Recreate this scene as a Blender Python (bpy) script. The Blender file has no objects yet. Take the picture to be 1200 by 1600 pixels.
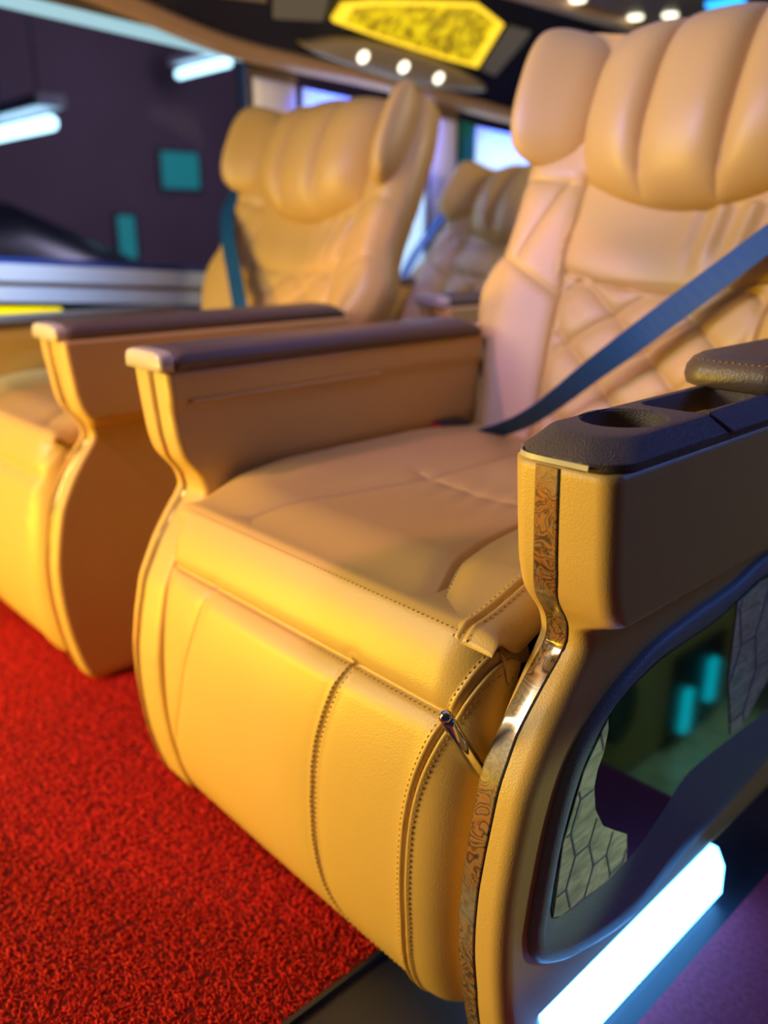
import bpy, math, random
import numpy as np
from math import radians as R
random.seed(4); RNG = np.random.default_rng(7)
scn = bpy.context.scene
col = scn.collection

# ------------------------------------------------------------------ camera
cam_d = bpy.data.cameras.new('camera'); cam = bpy.data.objects.new('camera', cam_d); col.objects.link(cam)
cam_d.sensor_fit = 'VERTICAL'; cam_d.sensor_height = 36.0; cam_d.sensor_width = 27.0; cam_d.lens = 29.25
cam_d.clip_start = 0.02
PITCH = math.atan(440 / 1300.0)
cam.location = (0, 0, 0.80)
cam.rotation_euler = (math.pi / 2 - PITCH, 0, R(47.0))
cam_d.dof.use_dof = True; cam_d.dof.focus_distance = 0.70; cam_d.dof.aperture_fstop = 2.8
scn.camera = cam

# ------------------------------------------------------------------ view, world
scn.view_settings.view_transform = 'Standard'; scn.view_settings.look = 'None'
scn.view_settings.gamma = 1.0; scn.view_settings.use_curve_mapping = False
scn.view_settings.exposure = 0.0
w = bpy.data.worlds.new('world'); scn.world = w; w.use_nodes = True
w.node_tree.nodes['Background'].inputs[0].default_value = (0.25, 0.30, 0.60, 1)
w.node_tree.nodes['Background'].inputs[1].default_value = 0.05

# ------------------------------------------------------------------ lights
def aim(o, target):
    from mathutils import Vector
    o.rotation_euler = (Vector(target) - o.location).to_track_quat('-Z', 'Y').to_euler()
def area(name, loc, target, size, power, color, sy=None, spread=180):
    d = bpy.data.lights.new(name, 'AREA'); d.energy = power; d.color = color
    d.shape = 'RECTANGLE' if sy else 'SQUARE'; d.size = size
    if sy: d.size_y = sy
    d.spread = R(spread)
    o = bpy.data.objects.new(name, d); col.objects.link(o); o.location = loc; aim(o, target); return o
def spot(name, loc, target, power, color, angle, blend=0.2, radius=0.02):
    d = bpy.data.lights.new(name, 'SPOT'); d.energy = power; d.color = color
    d.spot_size = R(angle); d.spot_blend = blend; d.shadow_soft_size = radius
    o = bpy.data.objects.new(name, d); col.objects.link(o); o.location = loc; aim(o, target); return o
area('front_cabin_light', (-1.65, -1.20, 1.35), (-0.75, 0.7, 0.45), 0.75, 43, (1.0, 0.90, 0.64))
area('amber_footwell_light', (-1.62, -0.70, 0.30), (-0.85, 0.5, 0.15), 0.5, 34, (1.0, 0.64, 0.015), 0.3)
area('ceiling_mood_light', (-0.95, 1.10, 1.50), (-0.95, 1.10, 0.0), 1.1, 3.5, (0.50, 0.45, 1.0), 1.9)
area('lilac_ceiling_light', (-0.75, 0.15, 1.50), (-0.95, 1.20, 1.02), 0.4, 5.5, (0.36, 0.35, 1.0), None, 75)
spot('pink_carpet_spot', (-1.30, -0.22, 1.50), (-1.15, 1.15, 0.0), 34, (1.0, 0.42, 0.55), 50, 0.05, 0.02)  # added spot; its cone edge stands in for a shadow edge on the carpet
area('aisle_blue_light', (0.42, 1.75, 1.40), (-0.30, 0.75, 0.45), 0.35, 6.0, (0.12, 0.24, 1.0))
area('aisle_teal_light', (0.46, 0.95, 0.55), (-0.33, 0.80, 0.30), 0.35, 0.14, (0.20, 0.50, 1.0))
spot('plate_fill_spot', (0.08, 1.02, 0.34), (-0.335, 0.565, 0.265), 5.0, (0.80, 1.0, 0.62), 24, 0.5, 0.02)  # added unseen spot that brightens the hexagon area of the mirror
spot('door_fill_spot', (-0.24, 1.95, 0.80), (0.14, 1.55, -0.12), 9, (0.85, 1.0, 0.80), 60, 0.4, 0.03)  # added spot, lights the door panel so the mirror shows it
area('cove_fill_light', (-0.75, 2.10, 1.20), (-1.9, 2.1, 1.45), 0.25, 6.0, (1.0, 0.78, 0.50))  # added fill for the cove and ceiling, no fitting behind it

# ------------------------------------------------------------------ material helpers
def newmat(name):
    m = bpy.data.materials.new(name); m.use_nodes = True
    return m, m.node_tree.nodes, m.node_tree.links, m.node_tree.nodes['Principled BSDF']
def plain(name, c, rough=0.5, metal=0.0, noise=0.0, nscale=40, bump=0.0, bscale=300, coat=0.0, spec=0.5):
    m, N, L, b = newmat(name)
    b.inputs['Roughness'].default_value = rough; b.inputs['Metallic'].default_value = metal
    b.inputs['Coat Weight'].default_value = coat; b.inputs['Specular IOR Level'].default_value = spec
    tc = N.new('ShaderNodeTexCoord')
    nz = N.new('ShaderNodeTexNoise'); nz.inputs['Scale'].default_value = nscale; nz.inputs['Detail'].default_value = 4
    L.new(tc.outputs['Object'], nz.inputs['Vector'])
    mx = N.new('ShaderNodeMix'); mx.data_type = 'RGBA'
    mx.inputs[6].default_value = tuple(x * (1 - noise) for x in c) + (1,)
    mx.inputs[7].default_value = tuple(min(1, x * (1 + noise)) for x in c) + (1,)
    L.new(nz.outputs['Fac'], mx.inputs[0]); L.new(mx.outputs[2], b.inputs['Base Color'])
    if bump:
        vz = N.new('ShaderNodeTexVoronoi'); vz.inputs['Scale'].default_value = bscale
        L.new(tc.outputs['Object'], vz.inputs['Vector'])
        n2 = N.new('ShaderNodeTexNoise'); n2.inputs['Scale'].default_value = bscale * 0.7; n2.inputs['Detail'].default_value = 3
        L.new(tc.outputs['Object'], n2.inputs['Vector'])
        ad = N.new('ShaderNodeMath'); ad.operation = 'ADD'
        L.new(vz.outputs['Distance'], ad.inputs[0]); L.new(n2.outputs['Fac'], ad.inputs[1])
        bp = N.new('ShaderNodeBump'); bp.inputs['Strength'].default_value = bump; bp.inputs['Distance'].default_value = 0.001
        L.new(ad.outputs[0], bp.inputs['Height']); L.new(bp.outputs['Normal'], b.inputs['Normal'])
    return m
def emit(name, c, s):
    m, N, L, b = newmat(name)
    b.inputs['Base Color'].default_value = (*[0.3 * v for v in c], 1)
    b.inputs['Emission Color'].default_value = (*c, 1); b.inputs['Emission Strength'].default_value = s
    return m

M = {}
M['leather'] = plain('tan_leather', (0.55, 0.352, 0.105), 0.42, noise=0.05, nscale=9, bump=0.16, bscale=650)
M['thread'] = plain('tan_thread', (0.42, 0.24, 0.075), 0.7)
M['piping'] = plain('tan_piping', (0.62, 0.42, 0.20), 0.45)
M['dark_leather'] = plain('brown_leather', (0.115, 0.082, 0.062), 0.42, noise=0.1, bump=0.25, bscale=380)
M['dark_plastic'] = plain('charcoal_grained_plastic', (0.12, 0.092, 0.075), 0.50, noise=0.1, bump=0.6, bscale=700)
M['pale_plastic'] = plain('pale_beige_plastic', (0.50, 0.45, 0.34), 0.3)
M['frame_plastic'] = plain('slate_plastic', (0.17, 0.23, 0.24), 0.45, bump=0.3, bscale=600)
M['chrome'] = plain('chrome', (0.62, 0.66, 0.75), 0.08, 1.0)
M['black'] = plain('black_plastic', (0.012, 0.013, 0.018), 0.4)
M['red_plastic'] = plain('red_plastic', (0.6, 0.02, 0.02), 0.4)
M['belt'] = plain('blue_webbing', (0.003, 0.07, 0.21), 0.55, noise=0.15, nscale=400, bump=0.3, bscale=900)
M['trim_brown'] = plain('bronze_trim', (0.42, 0.26, 0.13), 0.35, 0.0, noise=0.1)
M['copper'] = plain('copper_lining', (0.34, 0.19, 0.09), 0.4, noise=0.1)
M['wall_brown'] = plain('brown_wall_lining', (0.16, 0.09, 0.04), 0.6, noise=0.1)
M['ceiling'] = plain('dark_brown_headlining', (0.11, 0.08, 0.06), 0.35, noise=0.1)
M['navy_panel'] = plain('navy_black_gloss_panel', (0.012, 0.014, 0.03), 0.2)
M['white_pad'] = plain('white_pillar_pad', (0.75, 0.72, 0.80), 0.6)
M['alu'] = plain('pale_blue_grey_sill', (0.60, 0.70, 0.86), 0.4)
M['gasket'] = plain('navy_gasket', (0.01, 0.03, 0.14), 0.4)
M['green'] = plain('emerald_trim', (0.02, 0.20, 0.15), 0.4)
M['grey_glass'] = plain('grey_smoked_panel', (0.20, 0.20, 0.17), 0.25)
M['olive'] = plain('olive_lamp_panel', (0.26, 0.20, 0.11), 0.6)

# burl strip : swirling brown, gold and grey film with a gloss coat
def burl():
    m, N, L, b = newmat('glossy_burl_film')
    tc = N.new('ShaderNodeTexCoord')
    n1 = N.new('ShaderNodeTexNoise'); n1.inputs['Scale'].default_value = 34; n1.inputs['Detail'].default_value = 2; n1.inputs['Distortion'].default_value = 1.6
    L.new(tc.outputs['Object'], n1.inputs['Vector'])
    mt = N.new('ShaderNodeMath'); mt.operation = 'MULTIPLY'; mt.inputs[1].default_value = 9
    fr = N.new('ShaderNodeMath'); fr.operation = 'FRACT'
    L.new(n1.outputs['Fac'], mt.inputs[0]); L.new(mt.outputs[0], fr.inputs[0])
    cr = N.new('ShaderNodeValToRGB'); e = cr.color_ramp.elements
    e[0].position = 0; e[0].color = (0.055, 0.035, 0.03, 1)
    e[1].position = 1; e[1].color = (0.06, 0.045, 0.035, 1)
    for p_, c_ in ((0.14, (0.16, 0.075, 0.03)), (0.45, (0.36, 0.17, 0.055)), (0.72, (0.30, 0.19, 0.09)), (0.9, (0.16, 0.13, 0.10))):
        x = e.new(p_); x.color = (*c_, 1)
    L.new(fr.outputs[0], cr.inputs[0])
    n2 = N.new('ShaderNodeTexNoise'); n2.inputs['Scale'].default_value = 11; L.new(tc.outputs['Object'], n2.inputs['Vector'])
    cr2 = N.new('ShaderNodeValToRGB'); cr2.color_ramp.elements[0].position = 0.5; cr2.color_ramp.elements[1].position = 0.62
    L.new(n2.outputs['Fac'], cr2.inputs[0])
    mx = N.new('ShaderNodeMix'); mx.data_type = 'RGBA'; mx.inputs[7].default_value = (0.24, 0.23, 0.19, 1)
    m3 = N.new('ShaderNodeMath'); m3.operation = 'MULTIPLY'; m3.inputs[1].default_value = 0.6
    L.new(cr2.outputs[0], m3.inputs[0]); L.new(m3.outputs[0], mx.inputs[0]); L.new(cr.outputs[0], mx.inputs[6])
    L.new(mx.outputs[2], b.inputs['Base Color'])
    b.inputs['Metallic'].default_value = 0.35; b.inputs['Roughness'].default_value = 0.22; b.inputs['Coat Weight'].default_value = 0.8
    b.inputs['Coat Roughness'].default_value = 0.05
    return m
M['burl'] = burl()
M['gold_strip'] = plain('gold_film', (0.55, 0.36, 0.12), 0.18, 0.7, noise=0.35, nscale=70)

def carpet_mat(name, c1, c2):
    m, N, L, b = newmat(name)
    tc = N.new('ShaderNodeTexCoord'); nz = N.new('ShaderNodeTexNoise'); nz.inputs['Scale'].default_value = 160; nz.inputs['Detail'].default_value = 3
    L.new(tc.outputs['Object'], nz.inputs['Vector'])
    cr = N.new('ShaderNodeValToRGB'); cr.color_ramp.elements[0].position = 0.3; cr.color_ramp.elements[1].position = 0.7
    cr.color_ramp.elements[0].color = (*c1, 1); cr.color_ramp.elements[1].color = (*c2, 1)
    L.new(nz.outputs['Fac'], cr.inputs[0]); L.new(cr.outputs[0], b.inputs['Base Color'])
    b.inputs['Roughness'].default_value = 0.6; b.inputs['Specular IOR Level'].default_value = 0.15
    return m
M['carpet'] = carpet_mat('red_vinyl_loop', (0.50, 0.014, 0.010), (0.70, 0.022, 0.014))
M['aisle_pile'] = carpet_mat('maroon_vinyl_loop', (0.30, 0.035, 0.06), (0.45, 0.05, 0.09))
M['aisle_base'] = carpet_mat('maroon_mat_backing', (0.28, 0.035, 0.06), (0.45, 0.05, 0.09))  # red carpet tone pushed towards purple in place of blue light
M['carpet_base'] = carpet_mat('red_mat_backing', (0.10, 0.003, 0.003), (0.20, 0.008, 0.006))
M['floor'] = plain('dark_floor_vinyl', (0.02, 0.022, 0.03), 0.4, noise=0.2)

def glass_mat():
    m, N, L, b = newmat('tinted_window_glass'); out = N['Material Output']
    tr = N.new('ShaderNodeBsdfTransparent'); tr.inputs[0].default_value = (0.78, 0.82, 0.88, 1)
    gl = N.new('ShaderNodeBsdfGlossy'); gl.inputs['Roughness'].default_value = 0.02
    mx = N.new('ShaderNodeMixShader'); fz = N.new('ShaderNodeFresnel'); fz.inputs[0].default_value = 1.03
    L.new(fz.outputs[0], mx.inputs[0]); L.new(tr.outputs[0], mx.inputs[1]); L.new(gl.outputs[0], mx.inputs[2]); L.new(mx.outputs[0], out.inputs['Surface'])
    return m
M['glass'] = glass_mat()
M['mirror'] = plain('teal_mirror_glass', (0.20, 0.42, 0.42), 0.06, 1.0)
def hex_mat():
    # pale marbled tone; on the mirror plates it paints a reflection
    m, N, L, b = newmat('pale_green_marble')
    tc = N.new('ShaderNodeTexCoord'); mp = N.new('ShaderNodeMapping'); mp.inputs['Scale'].default_value = (1, 1, 3)
    L.new(tc.outputs['Object'], mp.inputs[0])
    nz = N.new('ShaderNodeTexNoise'); nz.inputs['Scale'].default_value = 22; nz.inputs['Detail'].default_value = 6; nz.inputs['Distortion'].default_value = 1.5
    L.new(mp.outputs[0], nz.inputs['Vector'])
    cr = N.new('ShaderNodeValToRGB'); cr.color_ramp.elements[0].color = (0.34, 0.42, 0.24, 1); cr.color_ramp.elements[1].color = (0.70, 0.76, 0.48, 1)
    cr.color_ramp.elements[0].position = 0.3; cr.color_ramp.elements[1].position = 0.65
    L.new(nz.outputs['Fac'], cr.inputs[0]); L.new(cr.outputs[0], b.inputs['Base Color']); b.inputs['Roughness'].default_value = 0.15
    return m
M['marble'] = hex_mat()
def curtain_mat():
    m, N, L, b = newmat('white_sheer_fabric'); out = N['Material Output']
    d = N.new('ShaderNodeBsdfDiffuse'); d.inputs[0].default_value = (0.75, 0.78, 0.8, 1)
    t = N.new('ShaderNodeBsdfTranslucent'); t.inputs[0].default_value = (0.75, 0.8, 0.85, 1)
    mx = N.new('ShaderNodeMixShader'); mx.inputs[0].default_value = 0.6
    L.new(d.outputs[0], mx.inputs[1]); L.new(t.outputs[0], mx.inputs[2]); L.new(mx.outputs[0], out.inputs['Surface'])
    return m
M['curtain'] = curtain_mat()
def yellow_panel_mat():
    m, N, L, b = newmat('lit_yellow_panel')
    tc = N.new('ShaderNodeTexCoord'); nz = N.new('ShaderNodeTexNoise'); nz.inputs['Scale'].default_value = 16; nz.inputs['Distortion'].default_value = 2.5
    L.new(tc.outputs['Object'], nz.inputs['Vector'])
    cr = N.new('ShaderNodeValToRGB'); cr.color_ramp.elements[0].position = 0.42; cr.color_ramp.elements[1].position = 0.6
    cr.color_ramp.elements[0].color = (0.22, 0.14, 0.0, 1); cr.color_ramp.elements[1].color = (0.95, 0.72, 0.0, 1)
    L.new(nz.outputs['Fac'], cr.inputs[0]); L.new(cr.outputs[0], b.inputs['Emission Color']); b.inputs['Emission Strength'].default_value = 0.9
    b.inputs['Base Color'].default_value = (0.3, 0.2, 0.02, 1)
    return m
M['yellow_panel'] = yellow_panel_mat()
M['yellow_edge'] = emit('lit_yellow_edge', (1.0, 0.66, 0.03), 1.3)
M['yellow_led'] = emit('yellow_led', (1.0, 0.80, 0.0), 1.2)
M['strip_glow'] = emit('cyan_strip_glow', (0.30, 0.52, 0.60), 1.1)
M['led'] = emit('blue_white_led', (0.10, 0.42, 1.0), 11.0)
M['teal_bar'] = emit('teal_led_bar', (0.0, 0.45, 0.55), 1.5)
M['lamp_white'] = emit('warm_white_led', (1.0, 0.92, 0.68), 3.0)
M['lamp_blue'] = emit('blue_led', (0.02, 0.35, 1.0), 2.5)
M['tube'] = emit('fluorescent_tube', (0.55, 0.90, 1.0), 4.5)
M['teal_lit'] = emit('lit_teal_window', (0.012, 0.20, 0.21), 1.0)
M['garage'] = plain('mauve_garage_wall', (0.12, 0.075, 0.10), 0.8, noise=0.25, nscale=1.2)
M['garage_dark'] = plain('dark_garage_ceiling', (0.05, 0.045, 0.06), 0.8, noise=0.3, nscale=0.6)
M['car_paint'] = plain('dark_car_paint', (0.008, 0.01, 0.016), 0.3)

# ------------------------------------------------------------------ mesh helpers
def link(name, me, mat, parent=None):
    o = bpy.data.objects.new(name, me); col.objects.link(o)
    if mat: me.materials.append(mat)
    if parent: o.parent = parent
    return o
def mk(name, V, F, mat, parent=None, smooth=True, org=(0, 0, 0), fix=True):
    me = bpy.data.meshes.new(name)
    V = np.asarray(V, float) - np.asarray(org, float)
    me.from_pydata([tuple(map(float, v)) for v in V], [], [tuple(int(i) for i in f) for f in F])
    if fix:
        import bmesh
        bm = bmesh.new(); bm.from_mesh(me); bmesh.ops.recalc_face_normals(bm, faces=bm.faces); bm.to_mesh(me); bm.free()
    if smooth: me.shade_smooth()
    me.update()
    return link(name, me, mat, parent)
def gridF(nr, nc, closed_c=False, off=0):
    a = np.arange(nr * nc).reshape(nr, nc) + off
    b = np.roll(a, -1, 1) if closed_c else a[:, 1:]
    aa = a if closed_c else a[:, :-1]
    return np.stack([aa[:-1], b[:-1], b[1:], aa[1:]], -1).reshape(-1, 4).tolist()
def loft(name, rings, mat, parent=None, org=(0, 0, 0), caps=True, smooth=True):
    """rings: (n, m, 3) closed sections"""
    rings = np.asarray(rings, float); n, m, _ = rings.shape
    F = gridF(n, m, True)
    if caps: F = F + [list(range(m - 1, -1, -1)), list(range((n - 1) * m, n * m))]
    return mk(name, rings.reshape(-1, 3), F, mat, parent, smooth, org)
def sharp(o, ang=35):
    o.data.set_sharp_from_angle(angle=R(ang)); return o
def seg_dist(px, py, pts):
    d = np.full(px.shape, 1e9)
    for (x0, y0), (x1, y1) in zip(pts[:-1], pts[1:]):
        vx, vy = x1 - x0, y1 - y0; L2 = vx * vx + vy * vy + 1e-12
        t = np.clip(((px - x0) * vx + (py - y0) * vy) / L2, 0, 1)
        d = np.minimum(d, np.hypot(px - x0 - t * vx, py - y0 - t * vy))
    return d
def sm(pts, n=60):
    """Catmull-Rom smoothing of a polyline"""
    P = np.asarray(pts, float)
    if len(P) < 3:
        t = np.linspace(0, 1, n)[:, None]; return P[0] * (1 - t) + P[-1] * t
    Q = np.vstack([2 * P[0] - P[1], P, 2 * P[-1] - P[-2]]); out = []
    k = max(2, n // (len(P) - 1))
    for i in range(1, len(Q) - 2):
        t = np.linspace(0, 1, k, endpoint=False)[:, None]
        p0, p1, p2, p3 = Q[i - 1], Q[i], Q[i + 1], Q[i + 2]
        out.append(0.5 * (2 * p1 + (p2 - p0) * t + (2 * p0 - 5 * p1 + 4 * p2 - p3) * t * t + (3 * p1 - p0 - 3 * p2 + p3) * t ** 3))
    return np.vstack(out + [P[-1:]])
def resample(P, n):
    P = np.asarray(P, float); s = np.r_[0, np.cumsum(np.linalg.norm(np.diff(P, axis=0), axis=1))]
    u = np.linspace(0, s[-1], n); return np.stack([np.interp(u, s, P[:, i]) for i in range(P.shape[1])], 1)
def tube(name, P, r, mat, parent=None, org=(0, 0, 0), m=10, caps=True, rr=None):
    P = np.asarray(P, float); T = np.gradient(P, axis=0); T /= np.linalg.norm(T, axis=1)[:, None]
    up = np.array([0.31, 0.17, 0.93]); rings = []
    for i, (p, t) in enumerate(zip(P, T)):
        a = np.cross(t, up); a /= np.linalg.norm(a); b = np.cross(t, a)
        q = r if rr is None else rr[i]
        th = np.linspace(0, 2 * np.pi, m, endpoint=False)
        rings.append(p + q * (np.cos(th)[:, None] * a + np.sin(th)[:, None] * b))
    return loft(name, rings, mat, parent, org, caps)
def ribbon(name, P, Wd, hw, th, mat, parent=None, org=(0, 0, 0)):
    P = np.asarray(P, float); Wd = np.asarray(Wd, float); T = np.gradient(P, axis=0)
    rings = []
    for p, w_, t in zip(P, Wd, T):
        w_ = w_ / np.linalg.norm(w_); n = np.cross(t, w_); n /= np.linalg.norm(n)
        h = hw
        rings.append([p - h * w_ - th * n, p + h * w_ - th * n, p + h * w_ + th * n, p - h * w_ + th * n])
    return loft(name, rings, mat, parent, org, True, False)
def box(name, lo, hi, mat, parent=None, org=(0, 0, 0), bev=0.0, seg=2):
    import bmesh
    lo = np.array(lo, float); hi = np.array(hi, float)
    bm = bmesh.new(); bmesh.ops.create_cube(bm, size=1)
    for v in bm.verts: v.co = [(lo[i] + hi[i]) / 2 + v.co[i] * (hi[i] - lo[i]) - org[i] for i in range(3)]
    if bev: bmesh.ops.bevel(bm, geom=list(bm.edges), offset=bev, segments=seg, profile=0.7, affect='EDGES')
    me = bpy.data.meshes.new(name); bm.to_mesh(me); bm.free()
    o = link(name, me, mat, parent)
    if bev: me.shade_smooth(); sharp(o, 50)
    return o
def prism(name, poly, ext, mat, parent=None, org=(0, 0, 0), smooth=False):
    """closed 3D polygon extruded by vector ext"""
    P = np.asarray(poly, float); return loft(name, [P, P + np.asarray(ext, float)], mat, parent, org, True, smooth)
def dashes(name, curves, mat, parent, org, step=0.0062, ln=0.0042, r=0.0007):
    """stitches: short lozenges along 3D polylines"""
    V = []; F = []
    for P in curves:
        P = np.asarray(P, float)
        for _ in range(3): P[1:-1] = (P[:-2] + 2 * P[1:-1] + P[2:]) / 4
        L = np.linalg.norm(np.diff(P, axis=0), axis=1).sum(); n = int(L / step)
        if n < 2: continue
        Q = resample(P, n + 1); T = np.gradient(Q, axis=0); T /= np.linalg.norm(T, axis=1)[:, None]
        for q, t in zip(Q, T):
            a = np.cross(t, (0.3, 0.2, 0.93)); a /= np.linalg.norm(a); b = np.cross(t, a); k = len(V)
            V += [q - t * ln / 2, q + a * r, q + b * r, q - a * r, q - b * r, q + t * ln / 2]
            V[k + 1:k + 5] = [v for v in V[k + 1:k + 5]]
            F += [(k, k + 2, k + 1), (k, k + 3, k + 2), (k, k + 4, k + 3), (k, k + 1, k + 4),
                  (k + 5, k + 1, k + 2), (k + 5, k + 2, k + 3), (k + 5, k + 3, k + 4), (k + 5, k + 4, k + 1)]
    return mk(name, V, F, mat, parent, True, org, False)
def empty(name, loc):
    o = bpy.data.objects.new(name, None); col.objects.link(o); o.location = loc; o.empty_display_size = 0.1; return o
def tag(o, label=None, cat=None, group=None, kind=None):
    if label: o['label'] = label
    if cat: o['category'] = cat
    if group: o['group'] = group
    if kind: o['kind'] = kind
    return o
def g(d, wd): return np.exp(-(d / wd) ** 2)
def sstep(x, a, b):
    t = np.clip((x - a) / (b - a), 0, 1); return t * t * (3 - 2 * t)

# ------------------------------------------------------------------ the setting
def struct(o): o['kind'] = 'structure'; return o
struct(box('floor', (-2.2, -1.6, -0.04), (-.30, 4.3, 0.0), M['floor']))
struct(box('floor_aisle', (-.30, -1.6, -0.04), (0.55, 1.02, 0.0), M['floor']))
struct(box('floor_step_well', (-.30, 1.02, -0.46), (0.55, 4.3, -0.42), M['marble']))
# inner face of the sliding door beside the step well, seen only in the seat's side mirror
dr = empty('door_1', (.16, 1.7, -.42)); struct(dr); do = tuple(dr.location)
box('door_panel', (.14, 1.10, -.40), (.20, 2.35, .62), M['leather'], dr, do, .02)
box('door_handle', (.115, 1.74, -.38), (.14, 1.78, -.26), M['teal_bar'], dr, do, .008)
box('door_handle', (.115, 1.86, -.34), (.14, 1.90, -.22), M['teal_bar'], dr, do, .008)
box('door_pocket', (.125, 1.70, -.40), (.1395, 1.95, -.16), M['black'], dr, do, .008)
for yy, zz in ((1.47, -.20), (1.50, .02)):
    t = np.linspace(0, 2 * np.pi, 32, endpoint=False)
    sp = loft('speaker', [[(x_, yy + k * .06 * math.cos(q), zz + k * .085 * math.sin(q)) for q in t] for x_, k in ((.14, 1.0), (.130, .95), (.133, .8))], M['black'], dr, do)
    if zz > -.1: box('lit_switch', (.122, yy - .012, zz - .05), (.1305, yy + .012, zz + .05), M['teal_bar'], sp, do, .004)
def zs(Y, z0, k=-0.07): return z0 + k * (Y - 1.0)           # the beltline falls towards the rear
XW = -2.15
def wband(name, y0, y1, zlo, zhi, x0, x1, mat, parent=None, k=-0.07, n=2):
    rings = [[(x0, Y, zs(Y, zlo, k)), (x1, Y, zs(Y, zlo, k)), (x1, Y, zs(Y, zhi, k)), (x0, Y, zs(Y, zhi, k))] for Y in np.linspace(y0, y1, n)]
    return loft(name, rings, mat, parent, (0, 0, 0), True, False)
struct(loft('wall_left', [[(XW - .06, Y, 0), (XW, Y, 0), (XW, Y, zs(Y, .60)), (XW - .06, Y, zs(Y, .60))] for Y in (-1.6, 4.3)], M['wall_brown'], None, (0, 0, 0), True, False))
struct(wband('wall_left_header', -1.6, 4.3, 1.292, 1.62, XW - .06, XW, M['copper'], k=-0.055))
struct(wband('wall_left_pillar', 1.485, 1.66, .60, 1.296, XW - .06, XW - .005, M['wall_brown'], k=-0.06))
struct(wband('wall_left_rear_pillar', 2.20, 2.36, .60, 1.296, XW - .06, XW - .005, M['wall_brown'], k=-0.06))
struct(wband('wall_left_end', 3.1, 4.3, .60, 1.296, XW - .06, XW - .005, M['wall_brown'], k=-0.06))
struct(wband('wall_left_front', -1.6, -0.9, .60, 1.296, XW - .06, XW - .005, M['wall_brown'], k=-0.06))
struct(box('wall_rear', (-2.2, 4.24, 0), (0.55, 4.3, 1.66), M['wall_brown']))
for i, (a, b_) in enumerate(((-0.9, 1.485), (1.66, 2.20), (2.36, 3.1))):
    wn = empty('window_%d' % (i + 1), (XW, (a + b_) / 2, .7)); struct(wn)
    og = tuple(wn.location)
    wband('glass_pane', a, b_, .60, 1.296, XW - .035, XW - .031, M['glass'], None, k=-0.06).parent = wn
    wn.children[-1].location = (-og[0], -og[1], -og[2])
    c = wband('gasket', a, b_, .708, .724, XW - .03, XW + .006, M['gasket'], wn); c.location = (-og[0], -og[1], -og[2])
    c = wband('gasket', b_ - .014, b_, .70, 1.296, XW - .03, XW + .004, M['gasket'], wn, k=-0.06); c.location = (-og[0], -og[1], -og[2])
struct(wband('trim_1', -0.9, 1.50, .668, .708, XW - .05, XW + .035, M['alu']))
struct(wband('trim_2', -0.9, 1.50, .655, .668, XW - .02, XW + .012, M['trim_brown']))
struct(wband('trim_3', -0.9, 1.50, .620, .655, XW - .05, XW + .040, M['alu']))
tag(wband('window_top_strip', -0.9, 1.47, 1.268, 1.294, XW - .005, XW + .02, M['strip_glow'], k=-0.055), 'pale cyan glowing strip along the top of the dark window', 'light strip')  # window top rail, drawn as a softly glowing strip

# cove under the roof and the flat roof
CP0 = np.array([-2.12, 0, 1.24]); CD = np.array([.2, 0, .26]) / math.hypot(.2, .26); CN = np.array([.26, 0, -.2]) / math.hypot(.2, .26)
def cv(Y, s, d=0.0): return CP0 + CD * s + CN * d + np.array([0, Y, 0])
TRIM = sm([(-1.6, .30), (0.3, .20), (.75, .150), (1.08, .094), (1.44, .031), (1.97, .006), (2.65, -.046), (3.3, -.09), (4.24, -.12)], 80)
struct(loft('ceiling_cove', [[cv(Y, q), cv(Y, .345), cv(Y, .345, -.04), cv(Y, q, -.04)] for Y, q in TRIM], M['navy_panel'], None, (0, 0, 0), True, False))
struct(loft('trim_5', [[cv(Y, q - .030, -.01), cv(Y, q - .028, .012), cv(Y, q - .006, .020), cv(Y, q + .016, .014), cv(Y, q + .020, .0), cv(Y, q + .018, -.01)] for Y, q in TRIM], M['trim_brown'], None, (0, 0, 0), True, False))
struct(box('ceiling', (-1.93, -1.6, 1.515), (0.55, 4.3, 1.55), M['ceiling']))
struct(box('trim_6', (-1.93, -1.0, 1.49), (-1.87, 4.2, 1.514), M['trim_brown'], bev=.008))

# ------------------------------------------------------------------ seats
PROF_LEG = np.array([(.60, .030), (.545, .024), (.515, .026), (.494, .038), (.477, .066), (.463, .11), (.456, .16), (.454, .21), (.457, .27),
                     (.465, .33), (.478, .385), (.492, .43), (.501, .452), (.509, .463), (.522, .468), (.56, .468)])
ARM_Z = [0, .03, .066, .119, .17, .211, .25, .294, .349, .402, .442, .463, .488, .518, .546, .59, .634]
ARM_Y = [.515, .49, .478, .466, .460, .458, .459, .466, .479, .506, .534, .552, .545, .519, .511, .506, .502]
_az = np.linspace(0, .634, 400); _ay = np.interp(_az, ARM_Z, ARM_Y)
_k = np.exp(-np.linspace(-2, 2, 25) ** 2); _k /= _k.sum()
_ay = np.convolve(np.pad(_ay, 12, mode='edge'), _k, mode='valid')
def arm_y(z): return np.interp(z, _az, _ay)

def section(xi, xo, yf, yb, r, rb=.012, m=10):
    """rounded rectangle (x,y), xi < xo, counted from the back inner corner"""
    P = []
    for cx, cy, a0, rr in ((xi + r, yf + r, 180, r), (xo - r, yf + r, 270, r), (xo - rb, yb - rb, 0, rb), (xi + rb, yb - rb, 90, rb)):
        for a in np.linspace(a0, a0 + 90, m): P.append((cx + rr * math.cos(R(a)), cy + rr * math.sin(R(a))))
    return np.array(P)

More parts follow.
